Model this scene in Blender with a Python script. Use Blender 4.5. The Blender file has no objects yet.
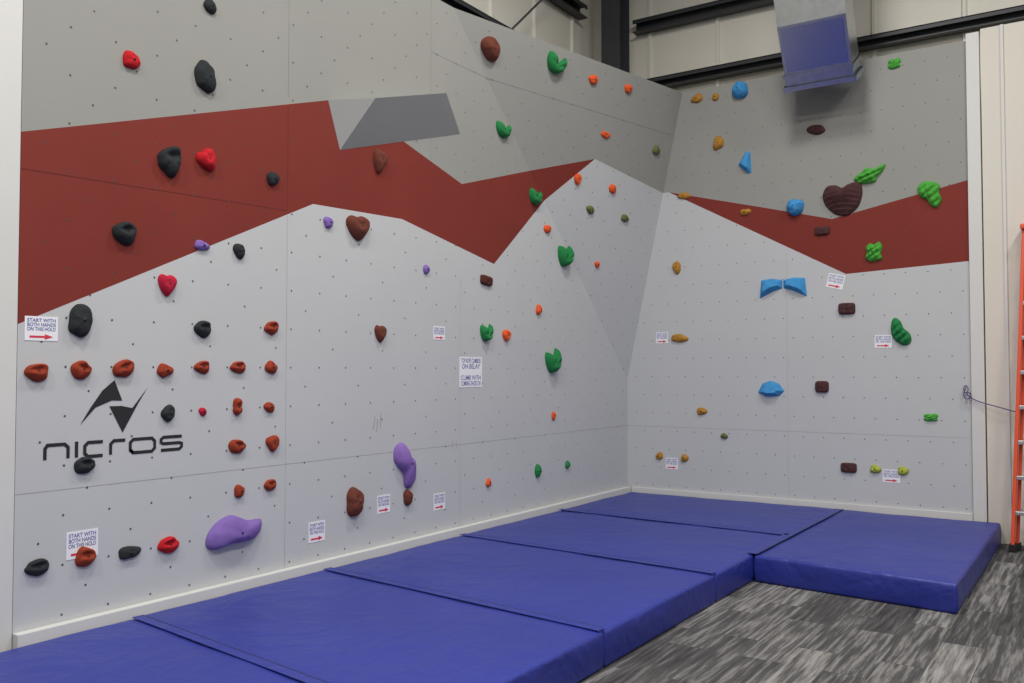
import bpy, bmesh, math, random
from mathutils import Vector, Matrix, noise
random.seed(7)
sc=bpy.context.scene
sc.view_settings.view_transform='Standard'
COL=bpy.context.collection

def lin(c):
    return tuple(((v/255)/12.92 if v/255<=.04045 else ((v/255+.055)/1.055)**2.4) for v in c)+(1,)
def nn(nt,t,**k):
    n=nt.nodes.new(t)
    for a,b in k.items(): setattr(n,a,b)
    return n
def mat(name,rgb,rough=.6,metal=0,var=.06,vscale=3,bump=0,bscale=60,spec=.5,coat=0,detail=4):
    m=bpy.data.materials.new(name); m.use_nodes=True; nt=m.node_tree; b=nt.nodes['Principled BSDF']
    c=lin(rgb)
    tc=nn(nt,'ShaderNodeTexCoord'); nz=nn(nt,'ShaderNodeTexNoise'); nz.inputs['Scale'].default_value=vscale; nz.inputs['Detail'].default_value=detail
    nt.links.new(tc.outputs['Object'],nz.inputs['Vector'])
    mx=nn(nt,'ShaderNodeMix',data_type='RGBA')
    mx.inputs[6].default_value=tuple(v*(1-var) for v in c[:3])+(1,)
    mx.inputs[7].default_value=tuple(min(1,v*(1+var)) for v in c[:3])+(1,)
    nt.links.new(nz.outputs['Fac'],mx.inputs[0]); nt.links.new(mx.outputs[2],b.inputs['Base Color'])
    b.inputs['Roughness'].default_value=rough; b.inputs['Metallic'].default_value=metal
    b.inputs['Specular IOR Level'].default_value=spec
    b.inputs['Coat Weight'].default_value=coat
    if bump:
        n2=nn(nt,'ShaderNodeTexNoise'); n2.inputs['Scale'].default_value=bscale; n2.inputs['Detail'].default_value=3
        nt.links.new(tc.outputs['Object'],n2.inputs['Vector'])
        bp=nn(nt,'ShaderNodeBump'); bp.inputs['Strength'].default_value=bump; bp.inputs['Distance'].default_value=.01
        nt.links.new(n2.outputs['Fac'],bp.inputs['Height']); nt.links.new(bp.outputs['Normal'],b.inputs['Normal'])
    return m

M_LIGHT=mat('wall_paint_light',(189,191,192),.75,var=.04,vscale=1.2,bump=.15,bscale=350,spec=.25)
M_DARK=mat('wall_paint_grey',(147,147,142),.75,var=.05,vscale=1.2,bump=.15,bscale=350,spec=.25)
M_RED=mat('wall_paint_red',(122,47,39),.75,var=.12,vscale=1.6,bump=.15,bscale=350,spec=.25)
M_SEAM=mat('panel_seam',(170,170,168),.9)
M_NUT=mat('t_nut_dark',(72,70,68),.5)
M_WHITE=mat('trim_white',(206,206,202),.6,var=.03)
M_CREAM=mat('wall_cream',(210,205,194),.8,var=.03,vscale=.8)
M_STEEL=mat('steel_painted_dark',(52,54,58),.5,var=.1)
M_LOGO=mat('logo_black',(30,30,33),.6)
M_PAPER=mat('paper',(232,232,236),.7,var=.01)
M_INKB=mat('ink_blue',(84,98,160),.7)
M_INKR=mat('ink_red',(208,48,70),.7)
M_BOLT=mat('bolt_dark',(40,38,36),.35,metal=.6)

def link(o,parent=None):
    COL.objects.link(o)
    if parent: o.parent=parent
    return o
def mesh(name,verts,faces,mats,parent=None,smooth=False,mi=None):
    me=bpy.data.meshes.new(name); me.from_pydata([tuple(v) for v in verts],[],faces)
    for m in (mats if isinstance(mats,(list,tuple)) else [mats]): me.materials.append(m)
    if mi:
        for p,i in zip(me.polygons,mi): p.material_index=i
    if smooth:
        for p in me.polygons: p.use_smooth=True
    me.update()
    return link(bpy.data.objects.new(name,me),parent)
def recalc(o):
    bm=bmesh.new();bm.from_mesh(o.data);bmesh.ops.recalc_face_normals(bm,faces=bm.faces[:]);bm.to_mesh(o.data);bm.free()
def boxes(name,lst,m,parent=None,bevel=0,seg=2,smooth=False):
    """one mesh from boxes [(x0,x1,y0,y1,z0,z1),...]"""
    V=[];Fs=[]
    for (x0,x1,y0,y1,z0,z1) in lst:
        b=len(V)
        V+=[(x0,y0,z0),(x1,y0,z0),(x1,y1,z0),(x0,y1,z0),(x0,y0,z1),(x1,y0,z1),(x1,y1,z1),(x0,y1,z1)]
        Fs+=[tuple(b+i for i in q) for q in ((0,3,2,1),(4,5,6,7),(0,1,5,4),(1,2,6,5),(2,3,7,6),(3,0,4,7))]
    o=mesh(name,V,Fs,m,parent)
    if bevel:
        md=o.modifiers.new('bev','BEVEL'); md.width=bevel; md.segments=seg
    return o
def empty(name,loc=(0,0,0)):
    e=bpy.data.objects.new(name,None); e.empty_display_size=.1; e.location=loc; COL.objects.link(e); return e

# ------------------------------------------------------------------ climbing wall geometry
Z0,ZT=1.53,4.84
AL=.72/(ZT-Z0); FY=3.4; BE=.72/FY
LW=7.16; RW=3.66
def fx(y,z): return max(0.0,AL*(z-Z0)+BE*y)
def frameL(y,z):
    if AL*(z-Z0)+BE*y>0.001:
        n=Vector((1,-BE,-AL)).normalized(); u=Vector((BE,1,0)).normalized(); v=n.cross(u)
    else:
        n=Vector((1,0,0));u=Vector((0,1,0));v=Vector((0,0,1))
    return Vector((fx(y,z),y,z)),u,v,n
def frameR(x,z): return Vector((x,0,z)),Vector((1,0,0)),Vector((0,0,1)),Vector((0,-1,0))

def wallL(name,polys,thick):
    bm=bmesh.new(); idx={}
    for pts,mi in polys:
        vs=[]
        for p in pts:
            k=(round(p[0],4),round(p[1],4))
            if k not in idx: idx[k]=bm.verts.new((0,k[0],k[1]))
            vs.append(idx[k])
        fc=bm.faces.new(vs); fc.material_index=mi
    bmesh.ops.triangulate(bm,faces=bm.faces[:])
    nrm=Vector((0,BE,AL)).normalized()
    bmesh.ops.bisect_plane(bm,geom=bm.verts[:]+bm.edges[:]+bm.faces[:],dist=1e-5,plane_co=(0,0,Z0),plane_no=nrm)
    for v in bm.verts: v.co.x=fx(v.co.y,v.co.z)
    for fc in bm.faces:
        fc.normal_update()
        if fc.normal.x<0: fc.normal_flip()
    me=bpy.data.meshes.new(name); bm.to_mesh(me); bm.free()
    for m in (M_LIGHT,M_RED,M_DARK): me.materials.append(m)
    o=link(bpy.data.objects.new(name,me))
    md=o.modifiers.new('thick','SOLIDIFY'); md.thickness=thick; md.offset=-1
    return o
low=[(-LW,1.874),(-5.068,2.834),(-4.088,2.863),(-2.776,2.625),(-1.249,3.884),(0,3.70)]
up=[(-LW,2.895),(-4.905,3.635),(-4.079,3.506),(-3.276,3.291),(-1.249,3.884)]
polyLight=[(-LW,0)]+[(0,0)]+low[::-1]
polyRed=low[:4]+[(-1.249,3.884)]+up[:-1][::-1]
polyDark=up+[(0,3.70),(0,ZT),(-LW,ZT)]
cw=wallL('climbing_wall',[(polyLight,0),(polyRed,1),(polyDark,2)],.05)

rl=[(0.545,3.70),(2.515,2.63),(RW,2.687)]
ru=[(0.545,3.70),(1.617,3.42),(2.381,3.216),(RW,3.475)]
V=[];Fc=[];MI=[]
def addp(pts,mi):
    b=len(V); V.extend([(p[0],0,p[1]) for p in pts]); Fc.append(tuple(range(b,b+len(pts)))); MI.append(mi)
addp([(0,0),(RW,0),rl[2],rl[1],rl[0],(0.44,3.70),(0,1.64)],0)
addp([rl[0],rl[1],rl[2],ru[3],ru[2],ru[1]],1)
addp([(0.44,3.70),ru[0],ru[1],ru[2],ru[3],(RW,ZT),(.66,ZT)],2)
cwr=mesh('climbing_wall',V,Fc,[M_LIGHT,M_RED,M_DARK],mi=MI)
cwr.modifiers.new('t','SOLIDIFY').thickness=.05; cwr.modifiers['t'].offset=-1

# seams and t-nuts (children of each wall)
def strip(name,segs,w,fr,m,parent,off=.0012):
    V=[];Fs=[]
    for (a,b) in segs:
        n=24
        a=Vector(a);b=Vector(b);d=(b-a).normalized();q=Vector((-d.y,d.x))*w/2
        for i in range(n):
            p0=a.lerp(b,i/n);p1=a.lerp(b,(i+1)/n);k=len(V)
            for p in (p0-q,p1-q,p1+q,p0+q):
                P,u,v,nr=fr(p.x,p.y); V.append(P+nr*off)
            Fs.append((k,k+1,k+2,k+3))
    return mesh(name,V,Fs,m,parent)
M_SEAMD=mat('panel_seam_dark',(132,132,128),.9); M_SEAMR=mat('panel_seam_red',(98,38,32),.9)
strip('panel_seams',[((-5.31,0),(-5.31,2.72)),((-3.3,0),(-3.3,2.45)),((-LW,.98),(0,.98))],.0035,frameL,M_SEAM,cw)
strip('panel_seams_upper',[((-5.31,3.55),(-5.31,ZT)),((-3.72,3.42),(-3.72,ZT)),((-3.72,4.35),(0,4.35))],.004,frameL,M_SEAMD,cw)
strip('panel_seams_red',[((-5.31,2.75),(-5.31,3.49)),((-LW,2.70),(-5.31,2.75))],.004,frameL,M_SEAMR,cw)
strip('panel_seams',[((1.9,0.0),(1.9,2.9)),((0,.98),(RW,.98))],.0035,frameR,M_SEAM,cwr)
# shoe scuffs on the paint
strip('shoe_scuffs',[((-4.42,1.17),(-4.40,1.27)),((-4.38,1.15),(-4.37,1.25)),((-4.34,1.18),(-4.33,1.29)),((-3.42,.95),(-3.40,1.02)),((-3.36,.93),(-3.35,1.0))],.006,frameL,mat('scuff_grey',(150,151,152),.9),cw,.0016)
def nuts(name,pts,fr,parent,r=.0065):
    V=[];Fs=[]
    for (a,b) in pts:
        P,u,v,n=fr(a,b); k=len(V)
        for i in range(8):
            t=i*math.pi/4; V.append(P+n*.0015+u*r*math.cos(t)+v*r*math.sin(t))
        Fs.append(tuple(range(k,k+8)))
    mesh(name,V,Fs,M_NUT,parent)
pts=[]
for i in range(0,27):
    for j in range(0,18):
        y=-.11-.2715*i; z=.30+.27*j
        if -LW+.03<y<-.03 and z<ZT-.05: pts.append((y,z))
        y-=.136
        if (i+j)%2==0 and -LW+.03<y<-.03 and z+.13<ZT-.05: pts.append((y,z+.135))
nuts('t_nuts',pts,frameL,cw)
pts=[]
for i in range(0,18):
    for j in range(0,22):
        x=.12+.205*i+(.1 if j%2 else 0); z=.30+.21*j
        if x<RW-.05 and z<ZT-.05 and x>.06+max(0,AL*(z-Z0)): pts.append((x,z))
nuts('t_nuts',pts,frameR,cwr,.006)

# frame end boards / trims
boxes('trim_1',[(-.05,.004,-7.29,-LW-.004,0,5.5)],M_WHITE,bevel=.002)
boxes('trim_2',[(3.665,3.78,-.03,.06,0,4.90)],M_WHITE,bevel=.004)
boxes('baseboard_left',[(0.001,.055,-7.16,-.03,0,.262)],M_WHITE,bevel=.004)
boxes('baseboard_back',[(0.06,3.66,-.025,-.001,0,.262)],M_WHITE,bevel=.004)

# ------------------------------------------------------------------ volume on left wall
def volume():
    def W(y,z): return (fx(y,z)+.001,y,z)
    V=[W(-4.926,3.63),W(-4.80,3.283),W(-3.307,3.734),W(-3.52,4.02),W(-4.45,3.76),(.19,-4.62,3.69),(.19,-3.75,3.955)]
    F=[(0,1,5),(1,2,6,5),(2,3,6),(3,4,5,6),(4,0,5)]
    mi=[1,0,0,0,0]
    m0=mat('volume_grey',(148,150,149),.7,bump=.2,bscale=300); m1=mat('volume_lit_facet',(152,153,151),.7,bump=.2,bscale=300)  # second grey paints the left facet lighter, as if catching more light
    o=mesh('climbing_volume',V,F,[m0,m1],mi=mi); recalc(o)
volume()

# ------------------------------------------------------------------ holds
HC={'red':(198,32,42),'crimson':(192,34,64),'black':(48,52,54),'rust':(156,62,40),'brown':(112,60,48),'dbrown':(92,48,42),
 'purple':(136,108,182),'lpurple':(144,112,184),'green':(40,132,72),'orange':(236,94,46),'olive':(108,114,70),'ochre':(182,132,56),
 'blue':(72,154,214),'maroon':(84,54,54),'lime':(84,176,68),'yel':(176,188,80)}
HM={k:mat('hold_'+k,c,.8,var=.22,vscale=18,bump=.9,bscale=230,spec=.2) for k,c in HC.items()}
OUT={
 'slopA':[(-1,-.75),(-.98,-.1),(-.7,.55),(-.25,.95),(.15,.82),(.5,.70),(.95,.80),(1,.25),(.78,-.30),(.30,-.55),(-.2,-.70),(-.7,-1)],
 'slopB':[(-.95,.30),(-.88,.80),(-.35,1),(.05,.86),(.22,.45),(.75,.28),(1,-.12),(.92,-.68),(.5,-1),(.02,-.85),(-.1,-.35),(-.55,-.05)],
 'cres':[(-1,.45),(-.80,.85),(-.52,.55),(-.12,.02),(.34,.10),(.58,.86),(.92,.95),(1,.25),(.76,-.55),(.12,-1),(-.5,-.9),(-.92,-.25)],
 'heart':[(-.95,.55),(-.55,.95),(-.1,.80),(.4,.92),(.95,.62),(.9,.05),(.55,-.55),(.05,-1),(-.4,-.75),(-.8,-.15)],
 'leafA':[(-1,-.25),(-.55,.25),(-.2,.75),(.3,.55),(1,1),(.85,.25),(.5,-.3),(.35,-.85),(-.3,-1),(-.75,-.8)],
 'leafB':[(-1,.55),(-.45,1),(.35,.9),(.85,.6),(.8,.05),(1,-.45),(.6,-1),(.1,-.8),(-.25,-.35),(-.8,-.05)],
 'leafC':[(-.55,1),(-.05,.75),(.25,.25),(.85,-.15),(1,-.7),(.45,-1),(-.3,-.8),(-.9,-.3),(-1,.35),(-.85,.85)],
 'ruff':[(-.9,.5),(-.4,.9),(.1,.75),(.65,1),(1,.4),(.8,-.2),(.95,-.75),(.3,-.9),(-.3,-1),(-.95,-.6),(-.75,0)],
 'stack':[(-1,.40),(-.78,.88),(-.35,.92),(0,.72),(.35,.92),(.85,.95),(1,.45),(.92,-.15),(.72,-.62),(.25,-1),(-.3,-.92),(-.72,-.5),(-.95,-.05)],
}
CEN={'cres':(.05,-.38),'slopA':(0,.02),'slopB':(.12,.1),'heart':(0,.1),'leafA':(0,-.1),'leafB':(.1,.2),'leafC':(0,-.1),'ruff':(0,0),'stack':(0,.05)}
def outline(name,th,cen):
    P=OUT[name]; n=len(P)
    c,s=math.cos(th),math.sin(th)
    pts=[]
    for i in range(n):
        p0,p1,p2,p3=[Vector(P[(i+k-1)%n]) for k in range(4)]
        for t in (0,.25,.5,.75):
            pts.append(.5*((2*p1)+(p2-p0)*t+(2*p0-5*p1+4*p2-p3)*t*t+(3*p1-p0-3*p2+p3)*t**3)-Vector(cen))
    r=0
    for i in range(len(pts)):
        a,b=pts[i],pts[(i+1)%len(pts)]
        d=b-a; den=c*d.y-s*d.x
        if abs(den)<1e-9: continue
        t=(a.x*d.y-a.y*d.x)/den; q=(a.x*s-a.y*c)/den
        if t>0 and -1e-6<=q<=1.000001: r=max(r,t)
    return r or .8
DEP={'blob':.8,'jug':.95,'cres':.95,'tri':.7,'bump':.75,'bar':.75,'ball':1.2,'pinch':.9,'heart':.75,'leafA':.8,'leafB':.7,'leafC':.8,'ruff':.8,'stack':.55}
def hold(fr,a,b,w,h,kind,col,rot=0,dep=None):
    P,U,Vv,N=fr(a,b)
    w/=2;h/=2; s=random.random()*50
    dep=dep or min(w,h)*DEP[kind]
    big=w>.07
    NT,NR=(64,22) if big else (32,12)
    if kind=='stack': NT,NR=96,44
    verts=[];faces=[];mi=[]
    cr,sr=math.cos(rot),math.sin(rot)
    cen=CEN.get(kind)
    RR=[outline(kind,j*2*math.pi/NT,cen) for j in range(NT)] if cen else None
    def shape(j,rho):
        th=j*2*math.pi/NT
        c,sn=math.cos(th),math.sin(th)
        if RR:
            u=c*RR[j]*rho+cen[0]; v=sn*RR[j]*rho+cen[1]
            H=(1-rho**2.2)**.55 if rho<1 else 0
            if kind=='cres': H*=1-.45*math.exp(-(u*u*5+(v+.15)**2*14))
            if kind=='heart': H-=.35*math.exp(-(u*u*7+(v-.35)**2*8))*(1-rho)
            if kind in('leafA','leafB','leafC','ruff'):
                H*=.62+.45*abs(math.sin((u*.6-v*1.0)*5.5+s))*(.6+.4*abs(math.sin((u+v*.5)*6+s)))
            if kind=='stack':
                q=v+.22*u*u; k=(q*3.4)%1.0
                H*=(.78+.26*k)*(1+.25*v)
            H*=1+.15*noise.noise(Vector((u*1.8+s,v*1.8,s)))
            return u,v,max(0,H)
        r=1+.16*noise.noise(Vector((c*1.3+s,sn*1.3,s)))
        if kind=='blob': r*=1+.08*math.cos(2*th+s)+.06*math.cos(3*th+s*2)
        if kind=='bar': r=(abs(c)**5+abs(sn)**5)**(-.2)
        u=c*r*rho; v=sn*r*rho
        if kind=='blob': H=(1-rho**2.4)**.55
        elif kind=='ball': H=(1-rho**2)**.5
        elif kind=='bar': H=(1-rho**6)**.5
        else: H=(1-rho**2.6)**.5
        H=max(0,H)
        if kind=='jug':
            H*=1+.25*v
            H-=.55*math.exp(-((u)**2*2+(v-.25)**2*9))*(1-rho**4); v+=.15*H
            v*=1-.22*u*math.cos(s)
        if kind=='tri':
            u*=1+.38*v; H-=.35*math.exp(-(u*u*8+(v-.15)**2*8)); 
        if kind=='pinch':
            u*=.62+.38*abs(v)**.8+ .12*v; H*=1-.25*math.exp(-v*v*8)
            H-=.3*math.exp(-(u*u*8+(v-.2)**2*8))
        if kind=='bar': H*=.75+.25*abs(math.sin(u*5))
        if kind=='blob': H-=.18*math.exp(-((u-.1)**2*6+(v-.35)**2*10))*(1-rho**3)
        H*=1+.16*noise.noise(Vector((u*1.8+s,v*1.8,s)))+.05*noise.noise(Vector((u*5+s,v*5,s)))
        return u,v,max(0,H)
    def place(u,v,H):
        x=u*w;y=v*h
        x,y=x*cr-y*sr,x*sr+y*cr
        return U*x+Vv*y+N*(H*dep+.001)
    c0=shape(0,0); 
    verts.append(place(*c0))
    for i in range(1,NR+1):
        rho=math.sin(i/NR*math.pi/2)
        for j in range(NT):
            u,v,H=shape(j,min(rho,1))
            if i==NR: H=.03
            verts.append(place(u,v,H))
    for j in range(NT): faces.append((0,1+j,1+(j+1)%NT))
    for i in range(NR-1):
        for j in range(NT):
            a0=1+i*NT+j;a1=1+i*NT+(j+1)%NT; faces.append((a0,a0+NT,a1+NT,a1))
    k=len(verts)
    for j in range(NT):
        u,v,H=shape(j,1); verts.append(place(u,v,0))
    for j in range(NT):
        a0=1+(NR-1)*NT+j;a1=1+(NR-1)*NT+(j+1)%NT; faces.append((a0,k+j,k+(j+1)%NT,a1))
    mi=[0]*len(faces)
    cc=place(*c0); k=len(verts); br=.0075
    for zz,rr in((-.004,br),(.003,br)):
        for j in range(10):
            t=j*math.pi/5; verts.append(cc+U*rr*math.cos(t)+Vv*rr*math.sin(t)+N*zz)
    for j in range(10): faces.append((k+j,k+(j+1)%10,k+10+(j+1)%10,k+10+j)); mi.append(1)
    faces.append(tuple(k+10+j for j in range(10))); mi.append(1)
    o=mesh('climbing_hold',verts,faces,[HM[col],M_BOLT],smooth=True,mi=mi)
    o.location=P
    return o
LH="""653,346,12,10,blob,red 601,350,16,20,blob,black 598,397,9,10,blob,black 627,291,16,18,jug,black 599,297,15,15,heart,red,.6
545,295,10,10,blob,black 656,243,15,13,jug,black 602,242,10,7,blob,purple 573,242,9,10,blob,black 627,215,13,14,heart,crimson
682,191,15,18,blob,black 601,189,12,10,jug,black 545,192,12,9,jug,rust 706,162,13,10,jug,rust 681,163,12,10,jug,rust,-.2
655,164,14,10,jug,rust,.3 628,163,10,9,blob,rust 601,165,11,8,jug,rust 573,165,12,8,jug,rust 545,165,10,9,blob,rust
625,137,9,10,blob,black 600,137,6,5,blob,crimson 573,139,9,11,pinch,rust 546,138,9,7,blob,rust 678,110,13,9,jug,black
573,113,13,9,jug,rust,-.2 543,113,11,11,tri,rust 571,84,9,8,blob,rust 545,85,10,8,jug,rust 704,58,13,9,jug,black
677,59,12,11,jug,rust 650,57,13,8,blob,black 624,57,14,10,jug,red 463,64,18,21,blob,brown 401,60,11,12,blob,brown
461,272,25,20,heart,brown,.1 492,272,10,8,blob,purple 437,328,15,20,heart,brown,-.15 378,248,9,7,blob,purple 435,192,13,14,heart,brown
291,246,18,9,bar,dbrown,-.1 292,198,16,16,cres,green 258,196,12,11,tri,orange 200,224,10,10,blob,orange 175,173,23,24,cres,green,.15
150,284,23,23,cres,green 207,337,20,16,cres,green,-.15 264,392,22,15,cres,green,-.1 207,468,25,20,cres,green,-.2 292,461,22,21,blob,brown
150,465,13,10,blob,orange 94,468,11,10,blob,orange 116,415,15,7,tri,orange 146,364,10,12,tri,orange 89,362,12,10,blob,orange
183,308,13,9,blob,orange 91,280,8,7,blob,orange 118,336,12,9,blob,olive 60,334,12,9,blob,olive 28,414,13,10,blob,olive
171,116,7,9,tri,orange 202,63,11,12,blob,green 143,64,9,8,blob,green 287,60,7,8,blob,orange"""
for t in LH.split():
    q=t.split(','); a,b,w,h=map(float,q[:4])
    hold(frameL,-a/100,b/100,w/100,h/100,q[4],q[5],float(q[6]) if len(q)>6 else 0)
hold(frameL,-5.745,.575,.42,.23,'slopA','purple',-.16,.085)
hold(frameL,-4.055,.86,.26,.38,'slopB','lpurple',0,.075)
RH="""90,474,14,10,blob,ochre 112,472,9,8,blob,ochre 141,475,18,20,ball,blue 223,418,19,11,blob,maroon 301,474,13,11,ruff,lime
115,419,13,15,blob,ochre 73,364,15,8,blob,ochre 145,338,12,8,blob,ochre 200,338,19,18,ball,blue
228,310,16,9,bar,maroon 249,341,40,34,stack,maroon 276,364,31,19,leafA,lime 332,337,22,27,leafB,lime 279,284,17,20,ruff,lime
64,282,10,14,blob,ochre 252,227,17,12,bar,maroon 304,202,19,28,leafC,green
66,200,20,10,blob,ochre 226,146,14,12,bar,maroon 93,117,11,9,blob,ochre 119,90,8,7,blob,olive
330,117,14,8,ruff,lime 41,64,10,8,blob,ochre 72,63,10,8,blob,ochre 252,63,16,10,bar,maroon 278,63,10,9,blob,yel 304,63,12,8,blob,yel"""
for t in RH.split():
    a,b,w,h,k,c=t.split(',')
    hold(frameR,float(a)/100,float(b)/100,float(w)/100,float(h)/100,k,c)
def facet(x,z,out,top,dep,sx=1):
    """angular hold: outline polygon on the wall, smaller polygon raised by dep"""
    n=len(out)
    V=[(x+sx*p[0],-.001,z+p[1]) for p in out]+[(x+sx*p[0],-dep*p[2],z+p[1]) for p in top]
    F=[(i,(i+1)%n,n+(i+1)%n,n+i) for i in range(n)]+[tuple(range(n,2*n))]
    o=mesh('climbing_hold',V,F,HM['blue']); recalc(o)
    md=o.modifiers.new('b','BEVEL');md.width=.006;md.segments=2
W_out=[(-.12,-.12),(.03,-.05),(.13,-.02),(.13,.07),(.02,.09),(-.10,.08)]
W_top=[(-.07,-.05,1),(.02,-.01,1),(.09,.01,.8),(.09,.05,.6),(.02,.065,.6),(-.06,.055,.7)]
facet(1.725,2.535,W_out,W_top,.07); facet(1.995,2.535,W_out,W_top,.07,-1)
facet(1.72,1.43,[(-.145,-.04),(-.05,-.085),(.09,-.075),(.145,-.02),(.09,.055),(0,.09),(-.09,.06)],
      [(-.07,-.03,.9),(-.03,-.045,1),(.05,-.04,1),(.075,-.01,.8),(.05,.025,.7),(0,.045,.7),(-.05,.025,.7)],.08)
facet(1.45,3.93,[(-.075,-.02),(-.03,-.06),(.045,-.13),(.075,-.12),(.065,.10),(.02,.13)],
      [(-.03,0,.8),(-.005,-.03,1),(.035,-.07,1),(.05,-.06,1),(.045,.06,.7),(.02,.07,.7)],.07)

# ------------------------------------------------------------------ signs
def sign(fr,a,b,w,h,lines,rot=0,arrow=True,big=False):
    P,U,Vv,N=fr(a,b)
    M=Matrix((U,Vv,N)).transposed().to_4x4(); M=Matrix.Translation(P+N*.0025)@M@Matrix.Rotation(rot,4,'Z')
    o=mesh('paper_sign',[(-w/2,-h/2,0),(w/2,-h/2,0),(w/2,h/2,0),(-w/2,h/2,0),(-w/2,-h/2,-.002),(w/2,-h/2,-.002),(w/2,h/2,-.002),(-w/2,h/2,-.002)],
      [(0,1,2,3),(7,6,5,4),(0,4,5,1),(1,5,6,2),(2,6,7,3),(3,7,4,0)],M_PAPER)
    o.matrix_world=M
    n=len(lines); top=h/2-.010; ah=h*.32 if arrow else 0; lh=(h-ah-.018)/n
    for i,(tx,cl) in enumerate(lines):
        if not tx: continue
        cu=bpy.data.curves.new('sign_text','FONT'); cu.body=tx; cu.size=lh*1.15; cu.align_x='CENTER'; cu.align_y='CENTER'
        cu.offset=.0004
        cu.materials.append(M_INKB if cl=='b' else M_INKR)
        t=link(bpy.data.objects.new('sign_text',cu),o); t.location=(0,top-lh*(i+.5),.001)
        bpy.context.view_layer.update()
        if t.dimensions.x>w*.86: t.scale=(w*.86/t.dimensions.x,1,1)
    if arrow:
        y=-h/2+ah*.5;s=ah*.36
        mesh('sign_arrow',[(-w*.36,y-s*.38,.001),(w*.1,y-s*.38,.001),(w*.1,y-s,.001),(w*.36,y,.001),(w*.1,y+s,.001),(w*.1,y+s*.38,.001),(-w*.36,y+s*.38,.001)],[(0,1,2,3,4,5,6)],M_INKR,o)
    return o
ST=[('START WITH','b'),('BOTH HANDS','b'),('ON THIS HOLD','b')]
for (y,z,w,h) in((-7.035,1.855,.18,.13),(-6.785,.665,.185,.15),(-5.01,.47,.16,.145),(-4.295,.58,.15,.14),(-3.59,.515,.155,.14),(-3.60,1.95,.155,.115)):
    sign(frameL,y,z,w,h,ST)
sign(frameL,-3.14,1.615,.34,.27,[('TOP ROPE CLIMBERS','b'),('ON BELAY','b'),('',''),('CLIMB WITH','b'),('CLIMBING SHOES ON','b')],arrow=False)
for (x,z,w,h,r) in((.45,2.01,.15,.13,0),(.56,.56,.15,.13,0),(2.41,2.56,.17,.15,-.25),(2.87,1.925,.165,.13,0),(2.93,.57,.165,.13,0)):
    sign(frameR,x,z,w,h,ST,r)

# ------------------------------------------------------------------ logo decal
def logo():
    V=[];Fs=[]
    def stroke(pts,w):
        pts=[Vector(p) for p in pts]
        L=[];Rr=[]
        for i,p in enumerate(pts):
            if i==0: d=(pts[1]-p).normalized();m=1
            elif i==len(pts)-1: d=(p-pts[i-1]).normalized();m=1
            else:
                d1=(p-pts[i-1]).normalized();d2=(pts[i+1]-p).normalized(); d=(d1+d2).normalized(); m=1/max(.5,d.dot(d1))
            q=Vector((-d.y,d.x))*w/2*m; L.append(p+q);Rr.append(p-q)
        for i in range(len(pts)-1):
            k=len(V)
            for p in (Rr[i],Rr[i+1],L[i+1],L[i]): V.append((.0022,p.x,p.y))
            Fs.append((k,k+1,k+2,k+3))
    y0=-7.005; H=.078; zb=1.148; w=.019; c=.018; E=1.075
    def S(x0,pts): stroke([(y0+(x0+p[0])*E,zb+p[1]) for p in pts],w)
    S(0,[(0,0),(0,H-c),(c*.7,H),(.12-c,H),(.12,H-c),(.12,0)])
    S(.165,[(0,0),(0,H+.01)])
    S(.21,[(.10,H),(c,H),(0,H-c),(0,c),(c,0),(.10,0)])
    S(.355,[(0,0),(0,H-c),(c,H),(.085,H)])
    S(.47,[(c,0),(0,c),(0,H-c),(c,H),(.15-c,H),(.15,H-c),(.15,c),(.15-c,0),(c,0),(0,c)])
    S(.66,[(0,0),(.12,0),(.135,c*.8),(.135,H/2-c*.3),(.12,H/2),(.015,H/2),(0,H/2+c*.5),(0,H-c*.7),(.015,H),(.135,H)])
    def poly(p):
        k=len(V); V.extend([(.0022,a,b) for a,b in p]); Fs.append(tuple(range(k,k+len(p))))
    poly([(-6.605,1.575),(-6.66,1.49),(-6.72,1.42),(-6.81,1.325),(-6.75,1.42),(-6.68,1.515)])
    poly([(-6.605,1.575),(-6.555,1.455),(-6.60,1.475),(-6.66,1.49)])
    poly([(-6.66,1.49),(-6.60,1.475),(-6.555,1.455),(-6.62,1.458),(-6.72,1.42)])
    poly([(-6.39,1.53),(-6.45,1.44),(-6.55,1.27),(-6.53,1.35),(-6.49,1.41)])
    poly([(-6.635,1.425),(-6.55,1.27),(-6.53,1.35),(-6.56,1.40)])
    poly([(-6.635,1.425),(-6.56,1.40),(-6.53,1.35),(-6.49,1.41),(-6.56,1.425)])
    mesh('wall_logo',V,Fs,M_LOGO,cw)
logo()

# ------------------------------------------------------------------ mats
def matmat():
    m=mat('mat_vinyl_blue',(38,49,138),.44,var=.16,vscale=1.1,bump=0,spec=.5)
    nt=m.node_tree;b=nt.nodes['Principled BSDF'];tc=nt.nodes['Texture Coordinate']
    n1=nn(nt,'ShaderNodeTexNoise');n1.inputs['Scale'].default_value=2.2;n1.inputs['Detail'].default_value=3;n1.inputs['Distortion'].default_value=1.4
    n2=nn(nt,'ShaderNodeTexNoise');n2.inputs['Scale'].default_value=14;n2.inputs['Detail'].default_value=2
    ad=nn(nt,'ShaderNodeMath',operation='MULTIPLY_ADD'); ad.inputs[1].default_value=.2
    nt.links.new(tc.outputs['Object'],n1.inputs[0]);nt.links.new(tc.outputs['Object'],n2.inputs[0])
    nt.links.new(n2.outputs['Fac'],ad.inputs[0]);nt.links.new(n1.outputs['Fac'],ad.inputs[2])
    bp=nn(nt,'ShaderNodeBump');bp.inputs['Strength'].default_value=.65;bp.inputs['Distance'].default_value=.035
    nt.links.new(ad.outputs[0],bp.inputs['Height']);nt.links.new(bp.outputs[0],b.inputs['Normal'])
    return m
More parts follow.
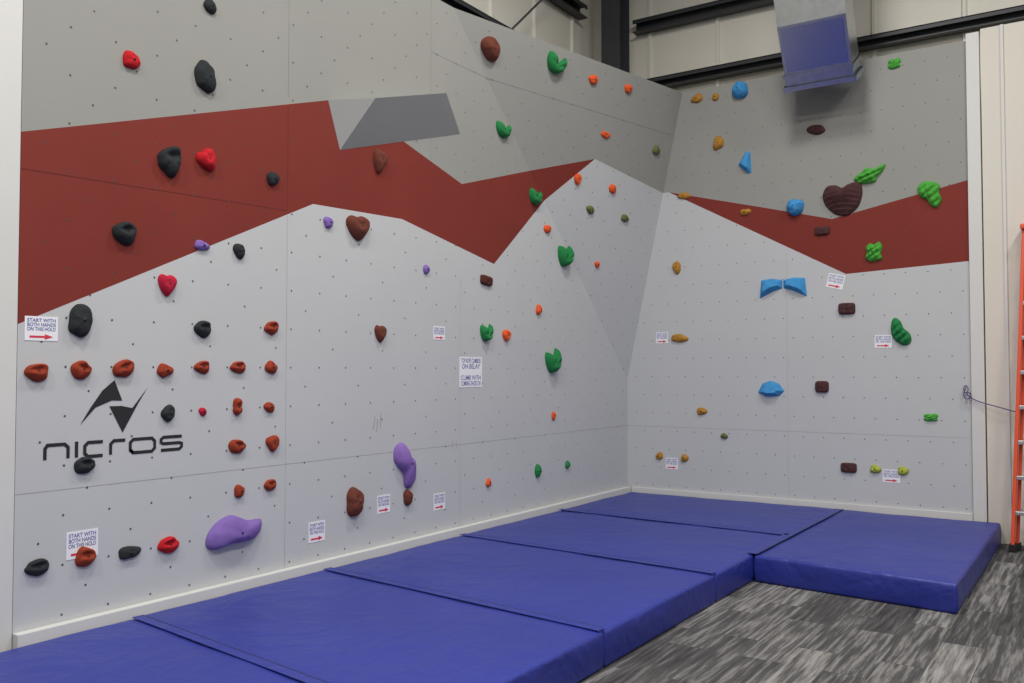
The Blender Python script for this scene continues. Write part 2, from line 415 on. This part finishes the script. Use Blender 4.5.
M_MAT=matmat(); M_MATD=mat('mat_seam_shadow',(14,15,44),.7)  # very dark blue: shade at the mat seams put in as colour
T=.21
def crash_mat(x0,x1,ya,yb,seed):
    """ya,yb: (y at x0, y at x1) for near and far edges"""
    y0=(ya[0]+ya[1])/2;y1=(yb[0]+yb[1])/2
    nx,ny,nz=max(8,int((x1-x0)/.06)),max(8,int((y1-y0)/.06)),5
    cx,cy=(x0+x1)/2,(y0+y1)/2; hx,hy=(x1-x0)/2,(y1-y0)/2
    bm=bmesh.new(); bmesh.ops.create_cube(bm,size=1)
    bmesh.ops.scale(bm,vec=(x1-x0,y1-y0,T),verts=bm.verts[:])
    bmesh.ops.bevel(bm,geom=bm.edges[:],offset=.024,segments=4,affect='EDGES',profile=.6)
    for ax,n,h in((0,nx,hx),(1,ny,hy)):
        for i in range(1,n):
            co=[0,0,0];no=[0,0,0];co[ax]=-h+2*h*i/n;no[ax]=1
            bmesh.ops.bisect_plane(bm,geom=bm.verts[:]+bm.edges[:]+bm.faces[:],dist=1e-5,plane_co=co,plane_no=no)
    for i in range(1,nz):
        bmesh.ops.bisect_plane(bm,geom=bm.verts[:]+bm.edges[:]+bm.faces[:],dist=1e-5,plane_co=(0,0,-T/2+T*i/nz),plane_no=(0,0,1))
    for v in bm.verts:
        p=v.co.copy(); ex=1-abs(p.x)/hx; ey=1-abs(p.y)/hy
        n=noise.noise(Vector((p.x*2.2+seed,p.y*2.2,seed)))
        ed=math.exp(-min(ex*hx,ey*hy)*9)
        pk=noise.noise(Vector((p.x*7+seed,p.y*7,seed*2)))
        if p.z>0: v.co.z+=.006*n+.006*min(1,min(ex,ey)*6)-.004+.003*pk*ed
        if p.z>-T*.45:
            k=math.sin((p.z/T+.5)*math.pi)
            q=noise.noise(Vector((p.x*5+seed,p.y*5,p.z*6)))
            if abs(p.x)>hx-.03: v.co.x+=math.copysign((-.006+.007*q)*k,p.x)
            if abs(p.y)>hy-.03: v.co.y+=math.copysign((-.006+.004*q)*k,p.y)
        s=(v.co.x+hx)/(2*hx); t=(v.co.y+hy)/(2*hy)
        a=ya[0]+(ya[1]-ya[0])*s; b=yb[0]+(yb[1]-yb[0])*s
        v.co.y=a+(b-a)*t-cy
    me=bpy.data.meshes.new('crash_mat'); bm.to_mesh(me); bm.free(); me.materials.append(M_MAT)
    for p in me.polygons: p.use_smooth=True
    o=link(bpy.data.objects.new('crash_mat',me)); o.location=(cx,cy,T/2)
    return o
ys=[(-8.2,-8.42),(-6.48,-6.78),(-4.98,-5.24),(-3.37,-3.58),(-1.70,-1.83),(-.05,-.05)]
g_=.005
for i in range(5):
    a=ys[i];b=ys[i+1]
    o=crash_mat(.07,2.45,(a[0]+g_,a[1]+g_),(b[0]-g_,b[1]-g_),i*3.1)
    if i<4:
        rz=math.atan2(b[1]-b[0],2.38); cyl=(b[0]+b[1])/2-o.location.y
        f=boxes('joining_flap',[(-1.17,1.19,-.05,.012,0,.005),(1.188,1.193,-.05,.012,-.035,.004)],M_MAT,o,bevel=.0015); f.location=(0,cyl,T/2+.004); f.rotation_euler=(0,0,rz)
        g=boxes('seam_shadow_strip',[(-1.17,1.18,-.0035,.0035,0,.006)],M_MATD,o); g.location=(0,cyl+.012,T/2+.003); g.rotation_euler=(0,0,rz)  # dark strip painted in as the shadow line beside the flap
o=crash_mat(2.465,3.90,(-2.80,-2.97),(-.08,-.10),20)
f=boxes('joining_flap',[(-.05,.03,-1.33,1.33,0,.005)],M_MAT,o,bevel=.0015); f.location=(-.725,0.02,T/2+.004)
g=boxes('seam_shadow_strip',[(-.0035,.0035,-1.33,1.33,0,.006)],M_MATD,o); g.location=(-.69,0.02,T/2+.004)  # same painted shadow line along the side mat's flap

# ------------------------------------------------------------------ floor
def carpet():
    m=bpy.data.materials.new('carpet_plank');m.use_nodes=True;nt=m.node_tree;b=nt.nodes['Principled BSDF']
    tc=nn(nt,'ShaderNodeTexCoord');mp=nn(nt,'ShaderNodeMapping');mp.inputs['Rotation'].default_value=(0,0,math.radians(90))
    nt.links.new(tc.outputs['Object'],mp.inputs['Vector'])
    br=nn(nt,'ShaderNodeTexBrick');br.offset=.37;br.offset_frequency=2
    br.inputs['Scale'].default_value=1;br.inputs['Brick Width'].default_value=.92;br.inputs['Row Height'].default_value=.23
    br.inputs['Mortar Size'].default_value=.002;br.inputs['Color1'].default_value=(0,0,0,1);br.inputs['Color2'].default_value=(1,1,1,1);br.inputs['Mortar'].default_value=(.2,.2,.2,1)
    nt.links.new(mp.outputs[0],br.inputs['Vector'])
    m2=nn(nt,'ShaderNodeMapping');m2.inputs['Scale'].default_value=(2.2,34,1);nt.links.new(mp.outputs[0],m2.inputs['Vector'])
    ad=nn(nt,'ShaderNodeVectorMath',operation='ADD');sc_=nn(nt,'ShaderNodeVectorMath',operation='SCALE');sc_.inputs['Scale'].default_value=17
    nt.links.new(br.outputs['Color'],sc_.inputs[0]);nt.links.new(m2.outputs[0],ad.inputs[0]);nt.links.new(sc_.outputs[0],ad.inputs[1])
    nz=nn(nt,'ShaderNodeTexNoise');nz.inputs['Scale'].default_value=1;nz.inputs['Detail'].default_value=4;nz.inputs['Roughness'].default_value=.65
    nt.links.new(ad.outputs[0],nz.inputs['Vector'])
    s=nn(nt,'ShaderNodeSeparateColor');nt.links.new(br.outputs['Color'],s.inputs[0])
    mr=nn(nt,'ShaderNodeMapRange');mr.inputs['From Min'].default_value=.38;mr.inputs['From Max'].default_value=.62;nt.links.new(nz.outputs['Fac'],mr.inputs['Value'])
    ma=nn(nt,'ShaderNodeMath',operation='MULTIPLY_ADD');ma.inputs[1].default_value=.52;nt.links.new(mr.outputs[0],ma.inputs[0])
    mb=nn(nt,'ShaderNodeMath',operation='MULTIPLY');mb.inputs[1].default_value=.48;nt.links.new(s.outputs[0],mb.inputs[0]);nt.links.new(mb.outputs[0],ma.inputs[2])
    cr=nn(nt,'ShaderNodeValToRGB');cr.color_ramp.elements[0].color=lin((50,49,51));cr.color_ramp.elements[1].color=lin((146,144,142))
    e=cr.color_ramp.elements.new(.5);e.color=lin((82,81,82))
    nt.links.new(ma.outputs[0],cr.inputs[0]);nt.links.new(cr.outputs[0],b.inputs['Base Color'])
    b.inputs['Roughness'].default_value=.95;b.inputs['Specular IOR Level'].default_value=.1
    n3=nn(nt,'ShaderNodeTexNoise');n3.inputs['Scale'].default_value=400;nt.links.new(tc.outputs['Object'],n3.inputs[0])
    bp=nn(nt,'ShaderNodeBump');bp.inputs['Strength'].default_value=.4;bp.inputs['Distance'].default_value=.004;nt.links.new(n3.outputs['Fac'],bp.inputs['Height']);nt.links.new(bp.outputs[0],b.inputs['Normal'])
    return m
boxes('floor',[(-.9,12,-16,.8,-.1,0)],carpet())

# ------------------------------------------------------------------ building shell
M_CLAD=mat('metal_cladding',(226,222,210),.6,var=.03)
def ribbed(name,along,a0,a1,fixed,z0,z1,sgn,rib=.3):
    prof=[];a=a0
    while a<a1:
        prof+=[(a,0),(a+rib-.06,0),(a+rib-.045,.03),(a+rib-.015,.03)]
        a+=rib
    prof.append((a1,0)); V=[];F=[]
    for (p,d) in prof:
        for z in(z0,z1):
            V.append((p,fixed+sgn*d,z) if along=='x' else (fixed+sgn*d,p,z))
    for i in range(len(prof)-1): F.append((2*i,2*i+2,2*i+3,2*i+1))
    return mesh(name,V,F,M_CLAD)
ribbed('wall_back','x',-.9,12,.75,0,7.2,-1,.9)
ribbed('wall_left','y',-16,.8,-.85,0,7.2,1,.9)
boxes('wall_back_liner',[(3.79,12,.0,.06,0,4.93)],M_CREAM)
boxes('wall_left_liner',[(-.05,.0,-16,-7.295,0,5.5)],M_CREAM)
boxes('trim_3',[(3.96,3.985,-.02,-.001,0,4.93)],M_WHITE)
boxes('ceiling',[(-.9,12,-16,.8,7.2,7.3)],mat('ceiling_white',(205,205,203),.8))
def chan(name,along,a0,a1,f,z,h=.2,d=.1,sgn=-1):
    L=[]
    if along=='x':
        L=[(a0,a1,min(f,f+sgn*.012),max(f,f+sgn*.012),z-h/2,z+h/2)]
        for zz in(z-h/2,z+h/2-.012): L.append((a0,a1,min(f,f+sgn*d),max(f,f+sgn*d),zz,zz+.012))
        L.append((a0,a1,min(f+sgn*d,f+sgn*(d-.01)),max(f+sgn*d,f+sgn*(d-.01)),z+h/2-.05,z+h/2))
    else:
        L=[(min(f,f+.012),max(f,f+.012),a0,a1,z-h/2,z+h/2)]
        for zz in(z-h/2,z+h/2-.012): L.append((f,f+d,a0,a1,zz,zz+.012))
        L.append((f+d-.01,f+d,a0,a1,z+h/2-.05,z+h/2))
    return boxes(name,L,M_STEEL)
chan('steel_girt','x',-.2,12,.71,5.23,.13,.12)
chan('steel_girt','x',-.2,12,.71,6.0,.16,.12)
chan('steel_girt','y',-16,.3,-.81,5.35,.16,.12)
chan('steel_girt','y',-16,.3,-.81,6.2,.16,.12)
colo=boxes('steel_column',[(-.42,-.17,.42,.44,0,7.2),(-.42,-.17,.16,.18,0,7.2),(-.305,-.285,.18,.42,0,7.2)],M_STEEL)
def rod(name,p,q,r,m,parent=None):
    p=Vector(p);q=Vector(q);d=q-p
    bm=bmesh.new();bmesh.ops.create_cone(bm,cap_ends=True,segments=14,radius1=r,radius2=r,depth=d.length)
    bmesh.ops.transform(bm,matrix=Matrix.Translation((p+q)/2)@d.to_track_quat('Z','Y').to_matrix().to_4x4(),verts=bm.verts[:])
    me=bpy.data.meshes.new(name);bm.to_mesh(me);bm.free();me.materials.append(m)
    for f_ in me.polygons: f_.use_smooth=len(f_.vertices)==4
    return link(bpy.data.objects.new(name,me),parent)
rod('brace_rod',(-.5,-3.2,4.0),(-.3,.2,7.1),.012,M_STEEL,colo)

# ------------------------------------------------------------------ duct
M_GALV=mat('galvanised_steel',(178,182,186),.30,metal=1.0,var=.22,vscale=14,detail=6)
M_FILM=mat('duct_face_steel',(168,174,188),.24,metal=1.0,var=.08,vscale=5)
def duct():
    e=empty('air_duct',(2.40,-.35,4.60))
    t=Vector((0,-.5,.866)); n=Vector((0,-.866,-.5)); u=Vector((1,0,0))
    def sec(s,w,d):
        c=t*s
        return [c-u*w+n*d,c+u*w+n*d,c+u*w-n*d,c-u*w-n*d]
    c1=t*.66
    def vsec(z,w,d):
        c=Vector((0,c1.y-.02,z)); nn_=Vector((0,-1,0))
        return [c-u*w+nn_*d,c+u*w+nn_*d,c+u*w-nn_*d,c-u*w-nn_*d]
    def tube(name,S,m):
        V=[];F=[]
        for q in S: V+=q
        for i in range(len(S)-1):
            for j in range(4): F.append((4*i+j,4*i+(j+1)%4,4*i+4+(j+1)%4,4*i+4+j))
        o=mesh(name,V,F,m,e); 
        o.modifiers.new('s','SOLIDIFY').thickness=.006
    tube('duct_body',[sec(.0,.33,.17),sec(.62,.33,.17),vsec(.72,.34,.18),vsec(2.58,.34,.18)],M_GALV)
    tube('duct_flange',[sec(.10,.345,.185),sec(.135,.345,.185)],M_GALV)
    for z in(.74,1.3,1.9): tube('duct_flange',[vsec(z,.355,.195),vsec(z+.035,.355,.195)],M_GALV)
    tube('register_frame',[sec(-.03,.36,.20),sec(.02,.36,.20)],M_GALV)
    for i in range(9):
        q=-.15+.0375*i
        V=[t*-.02+n*q-u*.32,t*-.02+n*q+u*.32,t*.03+n*(q+.015)+u*.32,t*.03+n*(q+.015)-u*.32]
        mesh('register_louver',V,[(0,1,2,3)],M_GALV,e)
    V=[p+n*.004 for p in (t*.16-u*.30+n*.17,t*.16+u*.30+n*.17,t*.59+u*.30+n*.17,t*.59-u*.30+n*.17)]
    mesh('duct_access_panel',V,[(0,1,2,3)],M_FILM,e)
duct()

# ------------------------------------------------------------------ ladder (folded, leaning on the wall)
M_ORANGE=mat('fibreglass_orange',(222,80,44),.45,var=.06)
M_ALU=mat('aluminium',(190,192,194),.35,metal=.8)
M_RUB=mat('rubber_black',(24,24,24),.8)
def ladder():
    e=empty('step_ladder',(4.33,-.16,0)); e.rotation_euler=(0,0,math.pi/2)
    def beam(name,p,q,w,d,m):
        p=Vector(p);q=Vector(q);z=(q-p).normalized();x=Vector((1,0,0)) if abs(z.x)<.9 else Vector((0,1,0))
        x=(x-z*x.dot(z)).normalized();y=z.cross(x);V=[]
        for c in(p,q):
            for a,b in((-1,-1),(1,-1),(1,1),(-1,1)): V.append(c+x*w/2*a+y*d/2*b)
        o=mesh(name,V,[(3,2,1,0),(4,5,6,7),(0,1,5,4),(1,2,6,5),(2,3,7,6),(3,0,4,7)],m,e)
        md=o.modifiers.new('b','BEVEL');md.width=.004
    H=2.9
    def fr(s,y): return (-.22+.24*s,(-.31+.12*s)*y,.05+H*s)
    def rr(s,y): return (-.13+.22*s,(-.28+.12*s)*y,.05+H*s)
    for y in(1,-1):
        beam('front_rail',fr(0,y),fr(1,y),.075,.032,M_ORANGE)
        beam('rear_rail',rr(0,y),rr(1,y),.04,.03,M_ORANGE)
        for P in(fr(0,y),rr(0,y)): 
            boxes('foot',[(P[0]-.045,P[0]+.045,P[1]-.03,P[1]+.03,0,.07)],M_RUB,e,bevel=.006)
    n=9
    for i in range(1,n):
        s=i/n*.98; p=fr(s,1);q=fr(s,-1)
        boxes('step',[(p[0]-.045,p[0]+.04,p[1]+.012,q[1]-.012,p[2]-.035,p[2])],M_ALU,e,bevel=.004)
        if i%2: 
            p=rr(s,1);q=rr(s,-1); beam('rear_brace',p,q,.025,.02,M_ALU)
    boxes('top_cap',[(-.06,.14,-.22,.22,H+.03,H+.08)],M_ORANGE,e,bevel=.012)
ladder()

# rope with carabiner on the right
M_ROPE=mat('rope_purple',(92,70,120),.8); 
def rope():
    e=empty('hanging_rope',(3.6,-.03,1.35))
    cu=bpy.data.curves.new('cord','CURVE');cu.dimensions='3D';cu.bevel_depth=.005
    sp=cu.splines.new('NURBS');P=[(.02,0,.12),(-.02,-.02,.03),(.05,-.03,-.02),(.08,-.02,.08),(.0,-.03,.06),(.12,-.03,-.02),(.3,-.06,-.06),(.55,-.08,-.14),(.8,-.10,-.16)]
    sp.points.add(len(P)-1)
    for a,b in zip(sp.points,P): a.co=b+(1,)
    sp.use_endpoint_u=True; cu.materials.append(M_ROPE); link(bpy.data.objects.new('cord',cu),e)
    bpy.ops.mesh.primitive_torus_add(major_radius=.028,minor_radius=.005,location=(.02,-.012,.10),rotation=(math.pi/2,0,0))
    c=bpy.context.object;c.name='carabiner';c.scale=(.7,1.2,1);c.parent=e;c.data.materials.append(M_ROPE)
rope()

# ------------------------------------------------------------------ lights
def area(name,loc,size,power,col=(1,.97,.93)):
    l=bpy.data.lights.new(name,'AREA');l.shape='RECTANGLE';l.size=size[0];l.size_y=size[1];l.energy=power;l.color=col
    o=link(bpy.data.objects.new(name,l));o.location=loc;return o
for x in(2.6,6.4):
    for y in(-3.5,-7.5,-11.5):
        h=boxes('high_bay_light',[(x-.35,x+.35,y-.65,y+.65,7.08,7.199)],M_WHITE,bevel=.01)
        a=area('lamp_panel',(x,y,7.06),(.6,1.2),180 if y<-4 else 150)
w=bpy.data.worlds.new('w');sc.world=w;w.use_nodes=True
w.node_tree.nodes['Background'].inputs[0].default_value=(.92,.96,1,1);w.node_tree.nodes['Background'].inputs[1].default_value=.34

# ------------------------------------------------------------------ camera
cd=bpy.data.cameras.new('camera');cd.lens=897/1024*36;cd.sensor_width=36
co=bpy.data.objects.new('camera',cd);COL.objects.link(co)
co.location=(4.78,-9.64,1.63);co.rotation_euler=(math.radians(91.85),0,math.radians(33.7))
sc.camera=co
